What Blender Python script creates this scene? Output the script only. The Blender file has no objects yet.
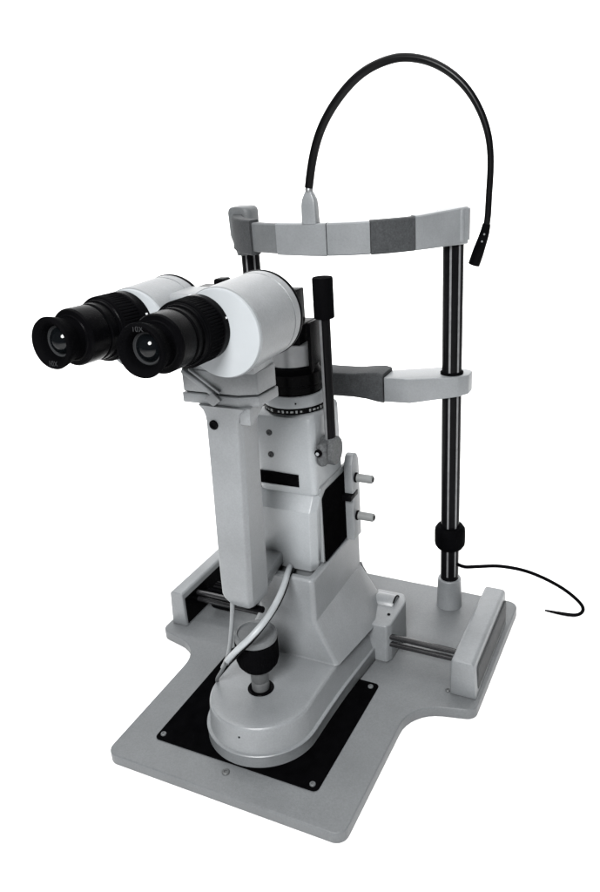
import bpy, bmesh, math, random
from mathutils import Vector, Matrix
random.seed(4)
S = bpy.context.scene
COL = S.collection
PI = math.pi

# ---------------------------------------------------------------- materials
def mat(name, base, rough=.45, metal=0., spec=.5, var=.06, vscale=60., bump=.0, bscale=900., coat=0., speck=0.):
    m = bpy.data.materials.new(name); m.use_nodes = True
    nt = m.node_tree; b = nt.nodes['Principled BSDF']
    b.inputs['Roughness'].default_value = rough
    b.inputs['Metallic'].default_value = metal
    b.inputs['Specular IOR Level'].default_value = spec
    b.inputs['Coat Weight'].default_value = coat
    tc = nt.nodes.new('ShaderNodeTexCoord')
    n = nt.nodes.new('ShaderNodeTexNoise'); n.inputs['Scale'].default_value = vscale
    n.inputs['Detail'].default_value = 6; n.inputs['Roughness'].default_value = .6
    nt.links.new(tc.outputs['Object'], n.inputs['Vector'])
    r = nt.nodes.new('ShaderNodeValToRGB')
    r.color_ramp.elements[0].position = .3; r.color_ramp.elements[1].position = .7
    r.color_ramp.elements[0].color = tuple(c*(1-var) for c in base)+(1,)
    r.color_ramp.elements[1].color = tuple(c*(1+var) for c in base)+(1,)
    nt.links.new(n.outputs['Fac'], r.inputs['Fac'])
    out = r.outputs['Color']
    if speck > 0:
        n2 = nt.nodes.new('ShaderNodeTexNoise'); n2.inputs['Scale'].default_value = 520
        n2.inputs['Detail'].default_value = 3
        nt.links.new(tc.outputs['Object'], n2.inputs['Vector'])
        r2 = nt.nodes.new('ShaderNodeValToRGB')
        r2.color_ramp.elements[0].position = .30; r2.color_ramp.elements[1].position = .70
        r2.color_ramp.elements[0].color = (1-speck,)*3+(1,)
        r2.color_ramp.elements[1].color = (1+speck,)*3+(1,)
        nt.links.new(n2.outputs['Fac'], r2.inputs['Fac'])
        mx = nt.nodes.new('ShaderNodeMix'); mx.data_type = 'RGBA'; mx.blend_type = 'MULTIPLY'
        mx.inputs[0].default_value = 1
        nt.links.new(out, mx.inputs[6]); nt.links.new(r2.outputs['Color'], mx.inputs[7])
        out = mx.outputs[2]
    nt.links.new(out, b.inputs['Base Color'])
    # roughness wear
    rr = nt.nodes.new('ShaderNodeMapRange')
    rr.inputs['To Min'].default_value = max(.02, rough-.07); rr.inputs['To Max'].default_value = min(1, rough+.07)
    nt.links.new(n.outputs['Fac'], rr.inputs['Value']); nt.links.new(rr.outputs[0], b.inputs['Roughness'])
    if bump > 0:
        nb = nt.nodes.new('ShaderNodeTexNoise'); nb.inputs['Scale'].default_value = bscale
        nb.inputs['Detail'].default_value = 3
        nt.links.new(tc.outputs['Object'], nb.inputs['Vector'])
        bp = nt.nodes.new('ShaderNodeBump'); bp.inputs['Strength'].default_value = bump
        bp.inputs['Distance'].default_value = .0006
        nt.links.new(nb.outputs['Fac'], bp.inputs['Height'])
        nt.links.new(bp.outputs['Normal'], b.inputs['Normal'])
    return m

G = lambda v, t=1.: (v*.945, v*1.0, v*1.04*t)
PAINT   = mat('grey_enamel', G(.148), .36, spec=.5, var=.13, vscale=18, bump=.30, speck=.07)
LIGHT   = mat('light_grey_enamel', G(.240), .36, spec=.5, var=.06, vscale=22, bump=.25, speck=.05)
PAINT_B = mat('base_plate_enamel', G(.100), .45, spec=.35, var=.10, vscale=14, bump=.4, speck=.09)
PALE    = mat('pale_enamel', G(.235), .38, spec=.4, var=.03, bump=.15, speck=.03)
MID     = mat('mid_grey_enamel', G(.085), .5, spec=.3, var=.08, bump=.3, speck=.08)
DARKG   = mat('dark_grey_finish', (.035,.037,.038), .6, spec=.15, var=.1, bump=.3)  # one dark grey for the groove strip and tower screws
DARKP   = mat('charcoal_vinyl', (.032,.034,.036), .65, spec=.15, var=.15, vscale=140, bump=.5, bscale=600, speck=.2)
GLOSSB  = mat('glossy_black_sheath', (.0022,.0022,.0025), .3, spec=.12, var=.2)
BLACK   = mat('black_plastic', (.0016,.0016,.0019), .24, spec=.018, var=.2, bump=.2)
RUBBER  = mat('black_rubber', (.0016,.0016,.0019), .6, spec=.006, var=.2, bump=.4)
MATB    = mat('black_mat_sheet', (.0014,.0014,.0016), .8, spec=.0, var=.3, bump=.3)
PANEL   = mat('matt_black_panel', (.0016,.0016,.0018), .8, spec=.0, var=.3, speck=.3)
CHROME  = mat('dark_polished_steel', (.0035,.0035,.004), .14, spec=.03, metal=.0, var=.2, vscale=40)
SILVER  = mat('satin_silver', (.16,.165,.17), .35, metal=.5, var=.1, vscale=80, bump=.1)
STEELG  = mat('grey_steel_strip', (.075,.078,.08), .4, metal=.2, var=.2, vscale=50)
GLASS   = mat('coated_lens_glass', (.002,.0025,.003), .05, spec=.22, var=.0)
WHITEP  = mat('white_marking', (.55,.56,.57), .5, spec=.2, var=.05)
KNURL   = mat('cast_grey_clamp', (.055,.058,.060), .55, spec=.2, var=.25, vscale=220, bump=.6, speck=.3)
MARKS   = mat('engraved_scale_marks', (.20,.21,.21), .6, spec=.1, var=.1)
RAIL    = mat('ground_steel_rail', (.010,.010,.011), .25, spec=.5, var=.3, vscale=60)
STREAK  = mat('painted_reflection_streak', (.120,.123,.127), .3, spec=.4, var=.3, vscale=50)  # pale colour that paints in reflection streaks on the posts and lever
PIN     = mat('dull_zinc', (.13,.135,.135), .5, spec=.4, var=.1)
PALE2   = mat('pale_lacquered_metal', G(.27), .5, spec=.2, var=.02, bump=.1)
CABLEW  = mat('pale_grey_cable', G(.27), .4, spec=.4, var=.08)
WHITE   = mat('white_sweep_paper', (.93,.93,.93), .9, spec=.0, var=.004)
LMK     = mat('grey_marking', (.022,.023,.024), .6, spec=.02, var=.1)

# ---------------------------------------------------------------- helpers
root = bpy.data.objects.new('slit_lamp', None); COL.objects.link(root)
ROOT = Vector((.003, .22, -.0145)); root.location = ROOT
root.empty_display_size = .05
root['label'] = 'grey slit lamp microscope with black eyepieces, chin rest and headrest on a T-shaped base'
root['category'] = 'slit lamp'

def link(name, bm, m, parent=None, label=None, smooth=35, top=False):
    vs = [v.co for v in bm.verts]
    lo = Vector([min(v[i] for v in vs) for i in range(3)]); hi = Vector([max(v[i] for v in vs) for i in range(3)])
    c = (lo+hi)/2; c.z = lo.z
    for v in bm.verts: v.co -= c
    bmesh.ops.recalc_face_normals(bm, faces=bm.faces)
    me = bpy.data.meshes.new(name); bm.to_mesh(me); bm.free()
    for p in me.polygons: p.use_smooth = True
    me.set_sharp_from_angle(angle=math.radians(smooth))
    me.materials.append(m)
    o = bpy.data.objects.new(name, me); COL.objects.link(o)
    if top: o.location = c
    else:
        p = parent or root
        o.parent = p; o.location = c - wloc(p)
    if label: o['label'] = label
    o['_w'] = tuple(c)
    return o
def wloc(p):
    return ROOT.copy() if p is root else Vector(p['_w'])

def bev(bm, edges, w, seg=3):
    bmesh.ops.bevel(bm, geom=edges, offset=w, offset_type='OFFSET', segments=seg, profile=.5, affect='EDGES', clamp_overlap=True)

def box(x0,x1,y0,y1,z0,z1, b=.0015, seg=3, bm=None):
    t = bmesh.new()
    bmesh.ops.create_cube(t, size=1)
    for v in t.verts:
        v.co = Vector(((x0+x1)/2+v.co.x*(x1-x0), (y0+y1)/2+v.co.y*(y1-y0), (z0+z1)/2+v.co.z*(z1-z0)))
    if b: bev(t, t.edges[:], b, seg)
    return merge(bm, t)
def merge(bm, t):
    if bm is None: return t
    me = bpy.data.meshes.new('tmp'); t.to_mesh(me); t.free(); bm.from_mesh(me); bpy.data.meshes.remove(me)
    return bm

def rpoly(pts, n=6):
    """pts: (x, y, r) corner list -> rounded outline"""
    out = []; N = len(pts)
    for i in range(N):
        p = Vector(pts[i][:2]); r = pts[i][2]
        a = Vector(pts[i-1][:2]); c = Vector(pts[(i+1)%N][:2])
        if r <= 0: out.append(p); continue
        u = (a-p).normalized(); w = (c-p).normalized()
        ang = u.angle(w); d = r/math.tan(ang/2)
        d = min(d, (a-p).length*.5, (c-p).length*.5)
        r2 = d*math.tan(ang/2)
        ctr = p + (u+w).normalized()*(r2/math.sin(ang/2))
        s = p+u*d; e = p+w*d
        a0 = math.atan2(s.y-ctr.y, s.x-ctr.x); a1 = math.atan2(e.y-ctr.y, e.x-ctr.x)
        da = (a1-a0+PI) % (2*PI) - PI
        for k in range(n+1):
            t = a0+da*k/n; out.append(ctr+Vector((math.cos(t), math.sin(t)))*r2)
    return out

AX = {'z': lambda a,b,h: Vector((a,b,h)), 'x': lambda a,b,h: Vector((h,a,b)), 'y': lambda a,b,h: Vector((a,h,b))}
def prism(poly, h0, h1, axis='z', b=0, seg=3, bm=None, btop=True, bbot=True):
    t = bmesh.new(); f = AX[axis]
    lo = [t.verts.new(f(p[0],p[1],h0)) for p in poly]; hi = [t.verts.new(f(p[0],p[1],h1)) for p in poly]
    n = len(poly)
    A = t.faces.new(lo); B = t.faces.new(hi)
    for i in range(n): t.faces.new((lo[i],lo[(i+1)%n],hi[(i+1)%n],hi[i]))
    bmesh.ops.recalc_face_normals(t, faces=t.faces)
    if b:
        es = []
        if btop: es += list(B.edges)
        if bbot: es += list(A.edges)
        bev(t, es, b, seg)
    return merge(bm, t)

def loft(rings, bm=None, cap=True):
    t = bmesh.new(); vr = [[t.verts.new(Vector(p)) for p in r] for r in rings]
    n = len(rings[0])
    for a, b2 in zip(vr, vr[1:]):
        for i in range(n): t.faces.new((a[i], a[(i+1)%n], b2[(i+1)%n], b2[i]))
    if cap: t.faces.new(vr[0]); t.faces.new(vr[-1])
    bmesh.ops.recalc_face_normals(t, faces=t.faces)
    return merge(bm, t)

def lathe(prof, c, axis='z', seg=64, bm=None, ridges=0, rr=(0,0), depth=0.):
    """prof [(r,h)], closed on the axis at both ends; ridges modulate radius between heights rr"""
    t = bmesh.new(); f = AX[axis]
    rings = []
    for r, h in prof:
        if r <= 1e-6: rings.append([t.verts.new(f(0,0,h))]); continue
        ring = []
        for k in range(seg):
            a = 2*PI*k/seg; q = r
            if ridges and rr[0] <= h <= rr[1]: q = r-depth*(.5+.5*(1 if math.cos(a*ridges) > 0 else -1))
            ring.append(t.verts.new(f(q*math.cos(a), q*math.sin(a), h)))
        rings.append(ring)
    for a, b2 in zip(rings, rings[1:]):
        if len(a) == 1 and len(b2) == 1: continue
        for k in range(seg):
            k2 = (k+1) % seg
            if len(a) == 1: t.faces.new((a[0], b2[k], b2[k2]))
            elif len(b2) == 1: t.faces.new((a[k], a[k2], b2[0]))
            else: t.faces.new((a[k], a[k2], b2[k2], b2[k]))
    for v in t.verts: v.co += Vector(c)
    bmesh.ops.recalc_face_normals(t, faces=t.faces)
    return merge(bm, t)
def rod(r, h0, h1, c, axis='z', e=.0006, seg=48, bm=None):
    return lathe([(0,h0),(r-e,h0),(r,h0+e),(r,h1-e),(r-e,h1),(0,h1)], c, axis, seg, bm)

def spline(pts, n=10):
    P = [Vector(p) for p in pts]; P = [P[0]*2-P[1]]+P+[P[-1]*2-P[-2]]
    out = []
    for i in range(1, len(P)-2):
        for k in range(n):
            t = k/n; a,b2,c,d = P[i-1:i+3]
            out.append(.5*((2*b2)+(c-a)*t+(2*a-5*b2+4*c-d)*t*t+(3*b2-a-3*c+d)*t**3))
    out.append(P[-2]); return out
def tube(pts, r, seg=14, n=10, bm=None, rf=None, raw=False):
    path = [Vector(p) for p in pts] if raw else spline(pts, n)
    t = bmesh.new(); rings = []; up = None
    N = len(path)
    for i, p in enumerate(path):
        d = (path[min(i+1,N-1)]-path[max(i-1,0)]).normalized()
        if up is None: up = d.orthogonal().normalized()
        up = (up-d*up.dot(d)).normalized(); s = d.cross(up)
        q = r if rf is None else rf(i/(N-1))
        rings.append([t.verts.new(p+(up*math.cos(2*PI*k/seg)+s*math.sin(2*PI*k/seg))*q) for k in range(seg)])
    for a, b2 in zip(rings, rings[1:]):
        for k in range(seg): t.faces.new((a[k],a[(k+1)%seg],b2[(k+1)%seg],b2[k]))
    t.faces.new(rings[0]); t.faces.new(rings[-1])
    return merge(bm, t)

def screw(c, r, axis, sgn, parent, m=None, ms=None, name='screw'):
    """round socket-head screw, its head facing along sgn*axis"""
    prof = [(0,0),(r,0),(r,.0012),(r*.8,.0018),(r*.45,.0018),(r*.42,.0006),(0,.0005)]
    prof = [(q, h*sgn) for q, h in prof]
    return link(name, lathe(prof, c, axis, 28), m or STEELG, parent)

# ---------------------------------------------------------------- the sweep it stands on
def sweep():
    bm = bmesh.new(); prof = [(-3.2,0)]
    for k in range(17):
        a = PI/2*k/16; prof.append((2.0+1.2*math.sin(a), 1.2-1.2*math.cos(a)))
    prof.append((3.2, 3.6))
    a = [bm.verts.new((-6,y,z-.0146)) for y,z in prof]; b = [bm.verts.new((4.6,y,z-.0146)) for y,z in prof]
    for i in range(len(prof)-1): bm.faces.new((a[i],b[i],b[i+1],a[i+1]))
    return bm
sw = link('white_surface', sweep(), WHITE, top=True, smooth=60); sw['kind'] = 'structure'

# ---------------------------------------------------------------- base plate
outline = rpoly([(-.142,0,.013),(.142,0,.013),(.143,.196,.055),(.2145,.212,.013),(.2165,.4415,.014),
                 (-.2165,.4415,.014),(-.2165,.212,.013),(-.145,.196,.055)], 8)
bp = link('base_plate', prism(outline, -.0143, 0, b=.0016, seg=3), PAINT_B)
matp = rpoly([(-.103,.037,.006),(.0975,.037,.006),(.0995,.213,.006),(-.1035,.213,.006)], 5)
mt = link('sliding_mat', prism(matp, .0003, .0016, b=.0005, seg=1), MATB, bp)
for x, y in ((-.096,.0455),(.0895,.0445),(.091,.2045),(-.096,.2045)):
    screw((x,y,.0016), .0032, 'z', 1, bp, MID)
screw((-.0027,.0255,.0), .0042, 'z', 1, bp, STEELG)
screw((.1765,.2335,.0), .003, 'z', 1, bp, STEELG)

# rail housings at both ends of the wing
def housing(s):
    X = lambda v: s*v
    # outer profile in x-z: slightly leaning outer wall, soft top
    a, h = (.180,.0495) if s > 0 else (.1865,.0525)
    prof = rpoly([(X(a),.0004,0),(X(a+.001),h,.004),(X(.2075),h,.005),(X(.2105),.0004,0)], 5)
    t = prism(prof, .2285, .392, 'y', b=.002, seg=3)
    return t
hr = link('rail_housing', housing(1), PAINT, root)
hb = housing(-1)
hl = link('rail_housing', hb, PAINT, root, 'left rail housing with a black pocket in its inner face')
pk = box(-.1872,-.1860,.2325,.340,.003,.043, .0004, 1)
link('inner_pocket', pk, BLACK, hl)
# recess strip on the right housing's outer face
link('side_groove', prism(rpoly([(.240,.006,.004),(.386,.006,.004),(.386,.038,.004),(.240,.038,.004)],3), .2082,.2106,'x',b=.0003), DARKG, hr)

# rails and gear
link('rail_rod', rod(.0036, -.188, .182, (0,.262,.0355), 'x'), RAIL)
link('rail_rod', rod(.0036, -.188, .182, (0,.262,.0250), 'x'), RAIL)
gw = lathe([(0,-.012),(.019,-.012),(.0195,-.0115),(.0195,-.002),(.0195,.011),(.019,.0115),(0,.0115)], (-.158,.285,.0215), 'x', 96, ridges=24, rr=(-.0116,.0111), depth=.0022)
link('gear_wheel', gw, BLACK)
gs = rod(.006, -.1865, -.06, (0,.285,.0215), 'x')
link('gear_shaft', gs, BLACK)
link('gear_shaft', rod(.0085, -.142, -.118, (0,.285,.0215), 'x'), RUBBER)

# ---------------------------------------------------------------- carriage
CX = .005; CY = .100
def nose_ring(z, r, ws):
    ys = [CY, .14, .175, .215, .25, .32]
    pts = []
    for y, w in zip(reversed(ys[1:]), reversed(ws)): pts.append((CX-w, y, z))
    for k in range(41):
        a = PI + PI*k/40; pts.append((CX+r*math.cos(a), CY+r*math.sin(a), z))
    for y, w in zip(ys[1:], ws): pts.append((CX+w, y, z))
    return pts
def ws(r, e): return [r+(e-r)*t for t in (.10,.25,.55,.85,1.)]
rings = [nose_ring(.0022,.0622,ws(.0622,.0745)), nose_ring(.0040,.0636,ws(.0636,.0752)), nose_ring(.0165,.0634,ws(.0634,.0745)),
         nose_ring(.0180,.0640,ws(.0640,.0745)), nose_ring(.0189,.0632,ws(.0632,.0738)), nose_ring(.0192,.0604,ws(.0604,.0720)), nose_ring(.0198,.0600,ws(.0600,.0718)),
         nose_ring(.0460,.0582,ws(.0582,.0632)), nose_ring(.0482,.0576,ws(.0576,.0622)), nose_ring(.0496,.0562,ws(.0562,.0605)), nose_ring(.0501,.0540,ws(.0540,.058)),
         nose_ring(.0502,.0510,ws(.0510,.055))]
cb = link('carriage_base', loft(rings), PAINT, smooth=32)
screw((.0085,.0425,.0375), .0012, 'y', -1, cb, BLACK)
# upright body: flared foot, straight walls, chamfered top
def rect(z, x0, x1, y0, y1, r=.006):
    return [(p[0],p[1],z) for p in rpoly([(x0,y0,r),(x1,y0,r),(x1,y1,r),(x0,y1,r)], 6)]
def skirt(z, d): return [(p[0],p[1],z) for p in rpoly([(-.0580+d,.1685+d,.006),(.0660-d,.1685+d,.006),(.0785-d,.262,0),(.0620-d,.3230-d,.006),(-.0520+d,.3230-d,.006),(-.0685+d,.262,0)], 6)]
def wall(z, x0, x1, y0, y1, r): return [(p[0],p[1],z) for p in rpoly([(x0,y0,r),(x1,y0,r),(x1,.262,0),(x1,y1,r),(x0,y1,r),(x0,.262,0)], 6)]
body = [skirt(.0504,.0), skirt(.0520,.0008), wall(.1020,-.0335,.0405,.1712,.311,.006),
        wall(.1030,-.0333,.0403,.1713,.311,.006), wall(.1540,-.0333,.0403,.1713,.3105,.006), wall(.1556,-.0327,.0397,.1720,.3100,.006),
        wall(.1565,-.0312,.0382,.1738,.3088,.006), wall(.1565,-.0265,.0335,.1790,.305,.005), wall(.1558,-.0255,.0325,.1800,.304,.005), wall(.1440,-.0252,.0322,.1804,.304,.005)]
cbody = link('carriage_body', loft(body), PAINT, smooth=17)
def lug(s):
    # carrier block: plan outline that grows out of the skirt, soft top edge
    X = lambda v: CX+s*v
    pf = rpoly([(X(.050),.2540,.002),(X(.0885),.2540,.005),(X(.0925),.2620,.003),(X(.0935),.3140,.008),(X(.0860),.3300,.006),(X(.050),.3300,.002)], 5)
    return prism(pf, .0022, .0545, b=.0028, bbot=False)
link('rail_carrier', lug(1), PAINT)
link('rail_carrier', lug(-1), PAINT)
link('wheel_cover', lathe([(0,.060),(.0115,.060),(.0135,.0615),(.0140,.064),(.0140,.0850),(.0130,.0870),(0,.0870)], (0,.3080,.0480), 'x', 48), PAINT)
link('wheel_cover_edge', tube([(.0868,.308+.0139*math.cos(a),.0480+.0139*math.sin(a)) for a in [PI*.15+PI*k/14*.62 for k in range(0,14)]], .0009, 8, raw=True), BLACK)
link('cover_screw', rod(.0020, -.001, .0015, (.0880,.2790,.0545), 'z'), BLACK)
# worn gasket strip up the rear corner of the body
gk = [(.0590,.3195,.0520),(.0575,.3185,.0570),(.0545,.3180,.0620),(.0535,.3170,.0650),(.0500,.3165,.0710),(.0490,.3150,.0750),(.0455,.3142,.0820),(.0445,.3127,.0870),(.0410,.3115,.0950),(.0395,.3102,.1020)]
link('rear_gasket', tube(gk, .0017, 8, 4), MID)

# joystick
jx, jy = .0012, .1045
js = link('joystick', lathe([(0,.0502),(.0142,.0502),(.0147,.0508),(.0142,.0514),(.0125,.0514),(.0115,.0509),(0,.0509)], (jx,jy,0), 'z', 48), BLACK)
link('joystick_stem', lathe([(0,.0515),(.0098,.0515),(.0100,.060),(.0092,.062),(.0100,.064),(.0100,.080),(0,.080)], (jx,jy,0), 'z', 48), STEELG, js)
kb = lathe([(0,.0795),(.012,.0798),(.0180,.0822),(.0218,.0875),(.0235,.094),(.0235,.1155),(.0230,.1170),(0,.1170)], (jx,jy,0), 'z', 144, ridges=36, rr=(.090,.1150), depth=.0007)
link('joystick_grip', kb, RUBBER, js)
kc = lathe([(0,.1171),(.0222,.1171),(.0232,.1183),(.0230,.1235),(.0222,.1250),(.0198,.1256),(.0188,.1236),(.0,.1222)], (jx,jy,0), 'z', 64)
link('joystick_cap', kc, MID, js)

# ---------------------------------------------------------------- microscope arm
def armring(z, x0, x1, y0, y1):
    return [(p[0],p[1],z) for p in rpoly([(x0,y0,.0035),(x1,y0,.0035),(x1+.0030,y0+.006,.003),(x1+.0045,y1+.003,.003),(x0,y1,.003)], 4)]
def arm():
    L = []
    for z, x0, x1, y0, y1 in ((.1670,-.003,.006,.090,.112),(.1685,-.0080,.0090,.0855,.1135),(.1725,-.0130,.0106,.0825,.1145),(.1790,-.0172,.0116,.0800,.1150),(.1850,-.0190,.0118,.0795,.1150),
                              (.2200,-.0188,.0138,.0795,.1130),(.3000,-.0160,.0175,.0795,.1100),(.3740,-.0140,.0208,.0795,.1080),(.3800,-.0146,.0220,.0795,.1085),(.3850,-.0165,.0245,.0793,.110),(.3895,-.0205,.0300,.079,.114)):
        L.append(armring(z, x0, x1, y0, y1))
    return loft(L)
ar = link('microscope_arm', arm(), PAINT, smooth=30)
# screw high on the arm front
link('arm_screw', lathe([(0,0),(.0046,0),(.0046,-.0012),(.0040,-.0018),(.0024,-.0018),(.0020,-.0008),(0,-.0008)], (-.0045,.0795,.3715), 'y', 32), BLACK, ar)
link('arm_gusset', prism(rpoly([(.081,.374,.0005),(.086,.374,.0005),(.119,.390,.0005),(.081,.390,.0005)],2), .0230,.0340,'x',b=.0006), PAINT, ar)
# foot of the arm running back to the pivot under the tower
ft = prism(rpoly([(-.020,.106,.002),(.008,.106,.002),(-.004,.165,.004),(-.010,.21,.006),(-.040,.27,.006),(-.045,.20,.01)],5), .1580,.1720,b=.003)
link('arm_foot', ft, PAINT)

# platform under the head: two stacked plates with a dovetail rib
pl = rpoly([(-.0385,.0825,.002),(.0225,.0825,.002),(.0400,.0905,.002),(.0430,.1240,.003),(-.0385,.1240,.003)], 4)
p1 = link('head_platform', prism(pl, .3898, .3992, b=.0009), PAINT)
pl2 = rpoly([(-.0375,.0838,.002),(.0220,.0838,.002),(.0388,.0915,.002),(.0415,.1235,.003),(-.0375,.1235,.003)], 4)
link('dovetail_plate', prism(pl2, .4003, .4220, b=.0012), PAINT, p1)
link('plate_seam', prism(rpoly([(-.036,.086,.002),(.021,.086,.002),(.037,.093,.002),(.039,.121,.003),(-.036,.121,.003)],4), .3990,.4005), BLACK, p1)
# raised diagonal gib on the front of the plates
gib = bmesh.new()
def slab(bm, a, b_, w, y0, y1):
    a = Vector(a); b_ = Vector(b_); d = (b_-a).normalized(); n = Vector((-d.y, d.x))*w
    return prism([a-n, b_-n, b_+n, a+n], y0, y1, 'y', b=.0006, seg=2, bm=bm)
gib = slab(gib, (-.0345,.4215), (-.0035,.4010), .0022, .0800, .0842)
gib = slab(gib, (-.0270,.4230), (.0040,.4025), .0012, .0806, .0842)
link('dovetail_gib', gib, PAINT, p1)
link('gib_clip', prism(rpoly([(-.0125,.3955,.001),(-.0035,.3890,.001),(.0055,.3955,.001),(-.0030,.4030,.001)],2), .0796,.0830,'y',b=.0005), PAINT, p1)
# saddle that carries both prism barrels
sd = prism(rpoly([(-.036,.4215,.001),(.0395,.4215,.001),(.0420,.446,.002),(.020,.446,.002),(.005,.452,.002),(-.010,.446,.002),(-.036,.446,.002)],3), .085,.1225,'y', b=.001)
link('barrel_saddle', sd, PAINT, p1)

# ---------------------------------------------------------------- head: two prism barrels with eyepieces
BZ = .4730
def barrel(x, r, y1, BZ):
    prof = [(0,.0300),(r-.0028,.0300),(r-.0012,.0304),(r,.0320),(r,y1-.0118),(r-.0010,y1-.0114),(r-.0010,y1-.0104),(r,y1-.0100),(r,y1-.0012),(r-.0012,y1),(0,y1)]
    return lathe(prof, (x,0,BZ), 'y', 128)
for x, y1, q, BZ in ((.0450,.1010,.0372,.4730),(-.0405,.0880,.0365,.4705)):
    b = link('prism_barrel', barrel(x, q, y1, BZ), PAINT, None, None, smooth=30)
    link('face_disc', lathe([(0,.0285),(q-.0027,.0285),(q-.0014,.0289),(q-.0008,.0300),(q-.0008,.0316),(0,.0316)], (x,0,BZ), 'y', 96), PALE2, b)
    link('seam_ring', lathe([(0,y1-.0112),(q-.0006,y1-.0112),(q-.0006,y1-.0106),(0,y1-.0106)], (x,0,BZ), 'y', 96), BLACK, b)
    link('rear_gasket_ring', lathe([(0,y1),(q+.0004,y1),(q+.0006,y1+.0008),(q+.0004,y1+.0024),(0,y1+.0024)], (x,0,BZ), 'y', 96), BLACK, b)
    link('rear_cover', lathe([(0,y1+.0024),(.030,y1+.0024),(.027,y1+.010),(0,y1+.010)], (x,0,BZ), 'y', 64), BLACK, b)
# bridge and drive knob between the barrels
link('barrel_bridge', box(-.024,.026,.046,.093,.452,.4985,.010, 5), PAINT)
link('release_catch', box(.0040,.0150,.090,.103,.4930,.5040,.002), BLACK)
# objective barrels beneath/behind the head towards the tower
link('objective_housing', box(-.034,.040,.104,.135,.450,.492,.006), BLACK)

def eyepiece(x, z, name_label, text_at):
    def pr(L): return [(r, y if y > 0 else y*1.22) for r, y in L]
    # flange + focusing ring
    e = link('eyepiece', lathe(pr([(0,.0284),(.0262,.0284),(.0268,.0278),(.0268,.0180),(.0262,.0168),(.0256,.0160),(.0256,-.0030),(.0250,-.0042),(.0242,-.0048),(.0238,-.0060),(0,-.0060)]), (x,0,z), 'y', 96), BLACK, None, name_label, smooth=25)
    link('focusing_ring', lathe(pr([(0,.0165),(.0262,.0165),(.0267,.0158),(.0267,-.0020),(.0260,-.0034),(0,-.0034)]), (x,0,z), 'y', 240, ridges=60, rr=(-.0021,.0159), depth=.0010), RUBBER, e)
    link('eyepiece_tube', lathe(pr([(0,-.0055),(.0227,-.0055),(.0229,-.0062),(.0229,-.0120),(.0224,-.0126),(.0216,-.0128),(.0216,-.0144),(.0224,-.0147),(.0226,-.0155),(.0226,-.0290),(.0216,-.0304),(.0182,-.0308),(.0175,-.0314),(0,-.0314)]), (x,0,z), 'y', 96), BLACK, e, smooth=30)
    link('eyecup', lathe(pr([(0,-.0310),(.0162,-.0310),(.0158,-.0345),(.0164,-.0368),(.0184,-.0405),(.0197,-.0445),(.0203,-.0470),(.0196,-.0483),(.0184,-.0489),(.0150,-.0468),(.0138,-.0450),(.0128,-.0425),(.0120,-.0395),(0,-.0395)]), (x,0,z), 'y', 96), RUBBER, e)
    link('eyepiece_rim', lathe(pr([(.0001,-.0395),(.0122,-.0395),(.0124,-.0408),(.0118,-.0412),(.0110,-.0402),(.0001,-.0398)]), (x,0,z), 'y', 64), LMK, e)
    link('eye_lens', lathe(pr([(0,-.0448),(.0025,-.0446),(.005,-.0440),(.0075,-.0428),(.0095,-.0412),(.0109,-.0398),(.0109,-.0390),(0,-.0390)]), (x,0,z), 'y', 48), GLASS, e)
    for a in (60, 35, 10):                       # little index marks and painted glints round the flange
        a = math.radians(a); rx = .0268
        px, pz = x+rx*math.cos(a+PI/2), z+rx*math.sin(a+PI/2)
    for (ang, yy, r0, w) in ((102,.0235,.0268,.0020),(152,.0100,.0262,.0014),(168,.0095,.0262,.0014),(128,-.0085,.0218,.0012),(140,-.0085,.0218,.0012),(20,.0235,.0268,.0016),(135,.0225,.0268,.0014)):
        a = math.radians(ang); c = Vector((x+r0*math.cos(a), yy, z+r0*math.sin(a)))
        t = bmesh.new(); bmesh.ops.create_cube(t, size=1)
        for v in t.verts: v.co = Vector((v.co.x*.0008, v.co.y*w*1.3, v.co.z*w))
        M = Matrix.Rotation(-a, 4, 'Y')
        bmesh.ops.transform(t, matrix=Matrix.Translation(c)@M, verts=t.verts)
        link('index_glint_mark', t, WHITEP, e)  # white marks, part index, part painted-in glints
    # engraved magnification on the eyecup
    cu = bpy.data.curves.new('magnification_text', 'FONT'); cu.body = '10X'; cu.size = .0058; cu.extrude = .00015
    cu.align_x = 'CENTER'; cu.align_y = 'CENTER'
    to = bpy.data.objects.new('t', cu); COL.objects.link(to); bpy.context.view_layer.update()
    me = bpy.data.meshes.new_from_object(to.evaluated_get(bpy.context.evaluated_depsgraph_get()))
    bpy.data.objects.remove(to)
    bm = bmesh.new(); bm.from_mesh(me)
    M = Matrix.Translation((x, -.0590, z+text_at*.98))@Matrix.Rotation(PI/2, 4, 'X')@Matrix.Rotation(0, 4, 'Z')
    bmesh.ops.transform(bm, matrix=M, verts=bm.verts)
    link('magnification_text', bm, LMK, e)
    return e
e = eyepiece(.0300, .4780, 'right eyepiece, nearest the big pale barrel face', .0160)
e.rotation_euler = (math.radians(-2.6), 0, math.radians(2.4)); e.location += Vector((-.0008, .0010, .0004))
e = eyepiece(-.0472, .4785, 'left eyepiece, farther out', -.0160)
e.rotation_euler = (math.radians(-2.6), 0, math.radians(-4.0)); e.location += Vector((0, .0013, .0004))

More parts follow.
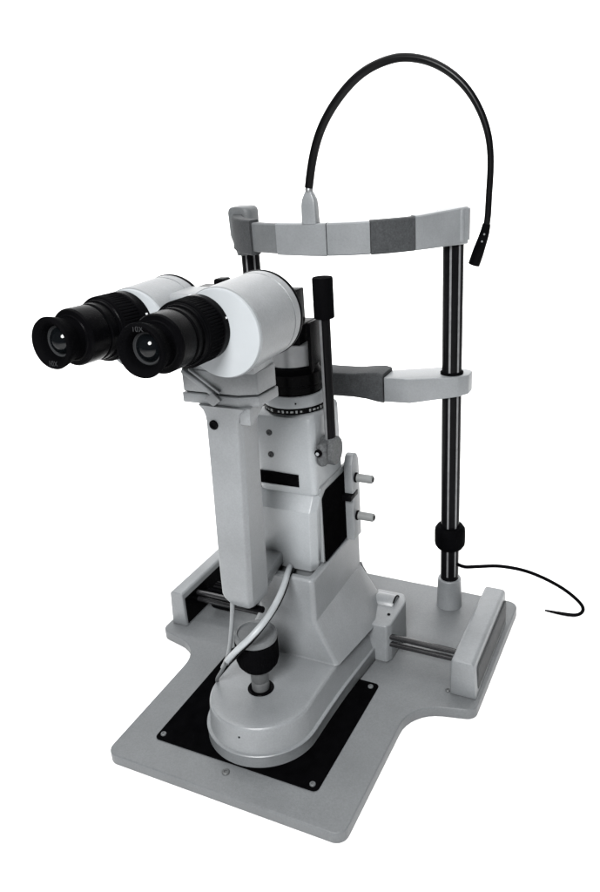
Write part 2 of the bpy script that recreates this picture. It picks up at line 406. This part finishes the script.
# ---------------------------------------------------------------- slit illumination tower
TX = .004
def rr(z, hx, y0, y1, r=.008, cx=TX): return rect(z, cx-hx, cx+hx, y0, y1, r)
t1 = loft([rr(.2460,.0350,.2015,.276,cx=.0010), rr(.2480,.0358,.2005,.277,cx=.0010), rr(.3310,.0360,.2005,.274,cx=.0010), rr(.3352,.0352,.2020,.273,cx=.0010), rr(.3382,.0330,.2060,.270,cx=.0010), rr(.3390,.0315,.2080,.268,cx=.0010)])
tw = link('tower_housing', t1, LIGHT, smooth=30)
link('tower_window', prism(rpoly([(-.0340,.2555,.0005),(.0165,.2555,.0005),(.0165,.2700,.0005),(-.0340,.2700,.0005)],2), .1990,.2012,'y',b=.0003), PANEL, tw)
link('window_frame_edge', box(-.0330,.0165,.1996,.2010,.2535,.2550,.0003,1), PALE, tw)
for z in (.3165,.2905): 
    link('tower_screw', lathe([(0,0),(.0034,0),(.0034,-.0010),(.0026,-.0014),(.0014,-.0014),(.0012,-.0006),(0,-.0006)], (-.0158,.2005,z), 'y', 28), DARKG, tw)
def cr(z, x0, x1, y0, y1, c=.0055):
    return [(p[0],p[1],z) for p in rpoly([(x0,y0,.003),(x1-c,y0,.002),(x1,y0+c*1.6,.002),(x1,y1,.003),(x0,y1,.003)], 4)]
t2 = loft([cr(.1500,-.0290,.0290,.2000,.285), cr(.1520,-.0318,.0318,.1960,.288), cr(.1900,-.0335,.0355,.1905,.290), cr(.2270,-.0352,.0370,.1895,.290), cr(.2300,-.0355,.0374,.1900,.290),
           cr(.2430,-.0355,.0376,.1995,.290), cr(.2458,-.0348,.0368,.2020,.288)])
t2o = link('slit_mechanism_cover', t2, LIGHT, smooth=20)
# side cheek with the black inset panel
ck = prism(rpoly([(.2055,.160,.002),(.290,.160,.002),(.290,.2535,.003),(.2080,.2535,.004)],4), .0345, .0385, 'x', b=.001)
link('side_cheek', ck, PAINT, t2o)
link('black_side_panel', prism(rpoly([(.2095,.160,.001),(.284,.160,.001),(.284,.2465,.001),(.2200,.2465,.002),(.2095,.2400,.003)],3), .0384,.0396,'x',b=.0003), PANEL, t2o)
link('dark_backing', box(-.0520,-.0300,.225,.285,.150,.335,.003), PANEL)  # added dark backing so the gap beside the arm stays dark
# rings on top of the tower
RX, RY = .0015, .2350
sr = link('slit_scale_ring', lathe([(0,.3390),(.0345,.3390),(.0350,.3395),(.0350,.3450),(.0345,.3455),(0,.3455)], (RX,RY,0), 'z', 96), BLACK)
mk = bmesh.new()
for k in range(44):
    a = 2*PI*k/44 + .05
    wdt = .0011 if k % 5 else .0017; hgt = .0020 if k % 3 else .0030
    if k in (3,9,17,22,31,38): continue
    t = bmesh.new(); bmesh.ops.create_cube(t, size=1)
    for v in t.verts: v.co = Vector((v.co.x*.0006, v.co.y*wdt*2, v.co.z*hgt))
    bmesh.ops.transform(t, matrix=Matrix.Translation((RX+.0350*math.cos(a), RY+.0350*math.sin(a), .3422))@Matrix.Rotation(a,4,'Z'), verts=t.verts)
    mk = merge(mk, t)
link('scale_marks', mk, MARKS, sr)
wr = link('white_collar', lathe([(0,.3455),(.0345,.3455),(.0352,.3462),(.0352,.3560),(.0340,.3578),(0,.3578)], (RX,RY,0), 'z', 96), PALE)
link('collar_dot', rod(.0010, -.0006, .0006, (RX+.0158,RY-.0315,.3515), 'y', .0002, 16), BLACK, wr)
link('lamp_barrel', lathe([(0,.3578),(.0305,.3578),(.0312,.3586),(.0312,.3660),(.0305,.3666),(.0305,.3680),(.0312,.3686),(.0312,.3800),(.0300,.3815),(.0290,.3850),(.0290,.3880),(0,.3880)], (RX,RY,0), 'z', 96), BLACK)
link('silver_collar', lathe([(0,.3880),(.0272,.3880),(.0278,.3888),(.0278,.4110),(.0270,.4120),(0,.4120)], (RX,RY,0), 'z', 96), SILVER)
pm = box(-.020,.0215,.214,.256,.4120,.4320,.0015)
pm = box(-.012,.0135,.222,.248,.4310,.4660,.0015, bm=pm)
link('mirror_mount', pm, BLACK)
link('mirror_fork', box(.0265,.0300,.222,.248,.3800,.4340,.001), BLACK)

# ---------------------------------------------------------------- tilt clamp and long lever
cl = link('lever_clamp', lathe([(0,.0365),(.0150,.0365),(.0160,.0375),(.0160,.0420),(.0150,.0430),(.0150,.0445),(.0160,.0455),(.0160,.0520),(.0150,.0535),(0,.0535)], (0,.2245,.2940), 'x', 180, ridges=45, rr=(.0374,.0521), depth=.0005), KNURL)
link('clamp_body', box(.0362,.0490,.2030,.240,.2805,.3080,.006), KNURL, cl)
link('clamp_screw', rod(.0042, -.004, .0, (.0415,.2035,.2985), 'y', .001), BLACK, cl)
link('screw_tip', rod(.0019, -.0052, -.0035, (.0415,.2035,.2985), 'y', .0005), PALE, cl)
LVX, LVY = .0460, .2250
lv = link('lever', rod(.0060, .300, .4420, (LVX,LVY,0), 'z'), CHROME)
link('lever_streak', box(LVX-.0034,LVX-.0006,LVY-.0068,LVY-.0040,.306,.4400,.0004,1), STREAK, lv)  # reflected streak painted as a pale strip
link('lever_grip', lathe([(0,.4400),(.0100,.4400),(.0106,.4408),(.0106,.4800),(.0100,.4812),(0,.4812)], (LVX,LVY,0), 'z', 64), RUBBER, lv)
# rear bracket with the two pins
rb = prism(rpoly([(.2700,.1575,.001),(.2920,.1575,.001),(.2920,.256,.008),(.286,.267,.008),(.276,.267,.005),(.2700,.256,.004)],5), .0397,.0500,'x',b=.0016)
br = link('rear_bracket', rb, PAINT)
link('bracket_latch', box(.0390,.0506,.262,.285,.2130,.2200,.001), BLACK, br)
for z in (.2370,.1870):
    p = link('bracket_pin', rod(.0050, .0490, .0720, (0,.2800,z), 'x', .0012), PIN, br)
    link('pin_collar', rod(.0060, .0495, .0525, (0,.2800,z), 'x', .0008), BLACK, br)
    link('pin_tip', rod(.0030, .0718, .0726, (0,.2800,z), 'x', .0002), BLACK, br)

# ---------------------------------------------------------------- chin rest uprights
def upright(x):
    po = link('chinrest_post', rod(.0120, .030, .492, (x,.4050,0), 'z', seg=64), CHROME)
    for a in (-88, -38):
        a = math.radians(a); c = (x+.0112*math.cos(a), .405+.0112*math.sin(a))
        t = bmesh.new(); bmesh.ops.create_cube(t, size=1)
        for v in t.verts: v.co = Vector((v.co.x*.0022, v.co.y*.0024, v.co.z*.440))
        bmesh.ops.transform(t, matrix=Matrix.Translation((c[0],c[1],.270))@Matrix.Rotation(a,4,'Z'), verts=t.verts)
        link('post_streak', t, STREAK, po)  # pale strip painting in a reflected streak, not a cut groove
    link('post_socket', lathe([(0,.0003),(.0170,.0003),(.0168,.003),(.0158,.038),(.0152,.0425),(.0142,.0435),(0,.0435)], (x,.4050,0), 'z', 64), PAINT, po)
    return po
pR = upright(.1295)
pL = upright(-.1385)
for p, x in ((pR,.1295),(pL,-.1385)):
    link('rubber_ring', rod(.0138, .3300, .3365, (x,.405,0), 'z', .0015), RUBBER, p)
link('height_collar', lathe([(0,.0920),(.0170,.0920),(.0195,.0960),(.0200,.1000),(.0200,.1150),(.0195,.1190),(.0165,.1235),(0,.1235)], (.1295,.405,0), 'z', 96, ridges=0), RUBBER, pR)

# chin rest bracket
def chin_side(s, cx=-.0065):
    X = lambda v: cx+s*v
    t = prism(rpoly([(X(.0620),.3665,.001),(X(.0930),.3690,.012),(X(.1480),.3905,.008),(X(.1575),.4020,.006),(X(.1585),.4260,.010),(X(.1150),.4260,.006),(X(.0620),.4000,.001)],5), .3020, .3330, b=.0016)
    for v in t.verts:
        q = min(1, max(0, (abs(v.co.x-cx)-.095)/.06))
        if v.co.z < .31: v.co.z += .0070*q
    return t
link('chinrest_arm', chin_side(1), PAINT)
link('chinrest_arm', chin_side(-1), PAINT)
pad = bmesh.new()
rings = []
for x, zt, zb, yf in ((-.0684,.3325,.3012,.3655),(-.040,.3345,.3035,.3655),(-.010,.3345,.3040,.365),(.014,.3350,.3045,.365),(.032,.3375,.3035,.3650),(.047,.3390,.3010,.3648),(.0545,.3370,.3002,.3652)):
    rings.append([(x,)+(p[0],p[1]) for p in rpoly([(yf,zb,.003),(.401,zb,.003),(.401,zt,.003),(yf,zt,.003)],3)])
pad = loft(rings)
cp = link('chin_cup', pad, DARKP, smooth=50)

# ---------------------------------------------------------------- headrest band
ctl = [(-.1540,.4040),(-.1350,.3680),(-.1080,.3400),(-.0750,.3225),(-.0350,.3125),(.0100,.3090),(.0450,.3160),(.0750,.3310),(.1050,.3560),(.1300,.3850),(.1460,.4020)]
bpth = [Vector((p[0],p[1],0)) for p in spline([(a,b,0) for a,b in ctl], 12)]
def band_seg(x0, x1, off, z0, z1, th=.010, b=.0014, zs=None):
    P = [p for p in bpth if x0 <= p.x <= x1]
    def at(x):
        for a, b2 in zip(bpth, bpth[1:]):
            if a.x <= x <= b2.x: return a.lerp(b2, (x-a.x)/(b2.x-a.x))
    P = [at(x0)]+[p for p in P if p.x > x0+.001 and p.x < x1-.001]+[at(x1)]
    rings = []
    for i, p in enumerate(P):
        d = (P[min(i+1,len(P)-1)]-P[max(i-1,0)]).normalized(); n = Vector((d.y,-d.x,0))  # towards -y
        f = n*off; k = -n*th
        zz0, zz1 = (z0, z1) if zs is None else zs(p.x, z0, z1)
        e = b
        rings.append([tuple(p+f-n*e)+(0,) and (p+f-n*e)+Vector((0,0,zz0)), p+f+Vector((0,0,zz0+e)), p+f+Vector((0,0,zz1-e)), (p+f-n*e)+Vector((0,0,zz1)),
                      (p+k+n*e)+Vector((0,0,zz1)), p+k+Vector((0,0,zz1-e)), p+k+Vector((0,0,zz0+e)), (p+k+n*e)+Vector((0,0,zz0))])
    return loft(rings)
tap = lambda x, a, b: (a+.0*x, b + (.0035*max(0,(x-.105))/.04 if x > .105 else 0))
hb0 = link('headrest_band', band_seg(-.1535,.1455,.0,.4895,.5215,.007), MID)
link('band_panel', band_seg(-.0875,-.0500,.0016,.4890,.5222), MID, hb0)
link('band_seam', band_seg(-.0505,-.0485,.0012,.4890,.5224), DARKP, hb0)
link('band_panel', band_seg(-.0485,.0150,.0034,.4880,.5232), PAINT, hb0)
link('band_panel', band_seg(.0160,.0600,.0030,.4882,.5232), PAINT, hb0)
link('band_pad', band_seg(.0608,.1000,.0036,.4878,.5238), DARKP, hb0, 'charcoal pad')
link('band_panel', band_seg(.1008,.1455,.0030,.4878,.5248,zs=tap), PAINT, hb0)
link('band_pad', band_seg(-.1500,-.0885,.0040,.4850,.5250), DARKP, hb0, 'charcoal pad at the left end')
# end clamps round the posts
ce = prism(rpoly([(.1120,.3840,.006),(.1440,.3930,.004),(.1475,.4140,.006),(.1330,.4220,.006),(.1140,.4180,.004)],4), .4905,.5262,b=.0014)
link('band_end_cap', ce, PAINT)
ce = loft([[(p[0],p[1],z) for p in rpoly([(-.1430-w,.3880,.010),(-.1430+w,.3880,.008),(-.1430+w,.4180,.008),(-.1430-w,.4180,.010)],5)]
           for z, w in ((.4740,.0080),(.4840,.0115),(.4980,.0165),(.5260,.0175),(.5300,.0165),(.5325,.0140),(.5335,.0110))])
link('band_end_cap', ce, MID)

# ---------------------------------------------------------------- fixation lamp on its gooseneck
fb = loft([[(p[0],p[1],z) for p in rpoly([(-.0045-w,.3115-d,.002),(-.0045+w,.3115-d,.002),(-.0045+w,.3115+d,.002),(-.0045-w,.3115+d,.002)],4)]
           for z, w, d in ((.5225,.0090,.0060),(.5420,.0086,.0056),(.5480,.0078,.0050),(.5530,.0056,.0042),(.5560,.0042,.0036),(.5565,.0038,.0032))])
fl = link('fixation_lamp_holder', fb, PAINT, smooth=40)
link('holder_collar', lathe([(0,.5560),(.0042,.5560),(.0044,.5590),(.0036,.5605),(.0036,.5640),(0,.5640)], (-.0045,.3115,0), 'z', 32), SILVER, fl)
gp = [(-.0045,.3115,.5600),(.0010,.3120,.5870),(.0115,.3130,.6165),(.0310,.3145,.6440),(.0580,.3160,.6670),(.0868,.3175,.6765),(.1075,.3185,.6768),(.1325,.3190,.6697),(.1572,.3195,.6530),
      (.1750,.3200,.6300),(.1863,.3200,.6025),(.1892,.3200,.5750),(.1882,.3200,.5470),(.1878,.3200,.5280),(.1866,.3200,.5180)]
gq = spline(gp, 24)
for _ in range(120): gq = [gq[0]]+[(gq[i-1]+gq[i+1]+gq[i]*2)/4 for i in range(1, len(gq)-1)]+[gq[-1]]
gn = tube(gq, .0044, 24, raw=True, rf=lambda t: .0047-.0014*min(1,max(0,(t-.25)/.5)))
link('gooseneck', gn, GLOSSB)
lt = tube([(.1868,.3200,.5195),(.1845,.3200,.5090),(.1800,.3200,.4950),(.1748,.3200,.4790)], .0064, 24, 8, rf=lambda t: .0040+.0020*min(1,t*1.3))
lo = link('fixation_lamp_head', lt, BLACK)
for p in ((.1858,.3155,.5100),(.1838,.3150,.5030)):
    link('head_screw', rod(.0010, -.001, .0, p, 'y', .0002, 12), SILVER, lo)

# ---------------------------------------------------------------- cables
wc_ = [(-.0017,.2000,.1515),(.0045,.1850,.1585),(.0095,.1700,.1605),(.0160,.1500,.1605),(.0225,.1200,.1590),(.0235,.0920,.1545),(.0150,.0745,.1430),(.0010,.0700,.1275),(-.0125,.0735,.1110),(-.0190,.0768,.1020)]
link('pale_cable', tube(wc_, .0034, 16, 12), CABLEW)
link('cable_joint', tube([(-.0150,.0755,.1085),(-.0180,.0770,.1040),(-.0230,.0800,.0965)], .0038, 16, 8), STEELG)
link('cable_tail', tube([(-.0225,.0797,.0970),(-.0330,.0840,.0800),(-.0470,.0920,.0580),(-.0560,.1050,.0400),(-.0680,.1300,.0150),(-.0720,.1500,.0040)], .0019, 12, 10), MID)
bw = [(.0040,.1990,.1500),(.0095,.1830,.1565),(.0130,.1690,.1590),(.0195,.1500,.1585),(.0255,.1200,.1565),(.0255,.0930,.1515),(.0180,.0735,.1400),(.0045,.0690,.1245),(-.0085,.0715,.1085),(-.0165,.0755,.0990)]
link('black_line', tube(bw, .0009, 10, 12), BLACK)  # thin black tube drawn close along the pale cable
link('hanging_tube', tube([(-.0150,.0930,.1740),(-.0178,.0930,.1500),(-.0215,.0900,.1200),(-.0260,.0880,.0980),(-.0330,.0850,.0820)], .0024, 12, 10), PAINT)
link('arm_stop_pin', rod(.0035, -.004, .016, (.0,.102,.158), 'x', .0008), BLACK)
pc = [(.1380,.4000,.0700),(.1500,.4050,.0640),(.1650,.4180,.0600),(.1900,.4350,.0560),(.2200,.4450,.0500),(.2480,.4500,.0400),(.2740,.4520,.0270),(.2930,.4530,.0120),(.2990,.4530,.0010),(.2930,.4540,-.0090),(.2780,.4540,-.0122),(.2500,.4540,-.0125)]
link('power_cable', tube(pc, .0025, 12, 12, rf=lambda t: .0024 if t < .93 else .0024-.0012*(t-.93)/.07), BLACK)

for o in S.objects:
    if '_w' in o: del o['_w']

# ---------------------------------------------------------------- lights, all added out of view
W = bpy.data.worlds.new('World'); S.world = W; W.use_nodes = True
W.node_tree.nodes['Background'].inputs[0].default_value = (.96,.98,1,1)
W.node_tree.nodes['Background'].inputs[1].default_value = .08
def area(name, loc, tgt, sx, sy, power, col=(1,1,1)):
    l = bpy.data.lights.new(name, 'AREA'); l.shape = 'ELLIPSE'; l.size = sx*1.1; l.size_y = sy*1.1; l.energy = power; l.color = col
    o = bpy.data.objects.new(name, l); COL.objects.link(o); o.location = loc
    o.rotation_euler = (Vector(tgt)-Vector(loc)).to_track_quat('-Z','Y').to_euler()
    return o
area('added_overhead_fill', (-.25,.7,2.5), (-.1,.6,0), 3.0, 3.0, 68)  # added overhead light that keeps the floor white
area('added_front_key', (.34,-1.35,1.42), (0,.2,.30), .6, .6, 70)  # added key light, off-camera stand-in for a frontal flash
area('added_backdrop_fill', (-1.4,1.0,2.4), (-1.8,3.0,.9), 4.6, .8, 170)  # added light that whitens the backdrop

# ---------------------------------------------------------------- camera
cam = bpy.data.cameras.new('camera'); co = bpy.data.objects.new('camera', cam); COL.objects.link(co)
Rm = Matrix(((.897525,-.113779,.426032),(.436370,.368254,-.820957),(-.063481,.922737,.380167)))
co.matrix_world = Matrix.Translation((.3738,-.4798,.62))@Rm.to_4x4()
cam.sensor_fit = 'VERTICAL'; cam.sensor_height = 24; cam.lens = 24*771.35/892
cam.clip_start = .02; cam.clip_end = 50
S.camera = co
S.view_settings.view_transform = 'Standard'; S.view_settings.look = 'None'
S.view_settings.exposure = 0; S.view_settings.gamma = 1
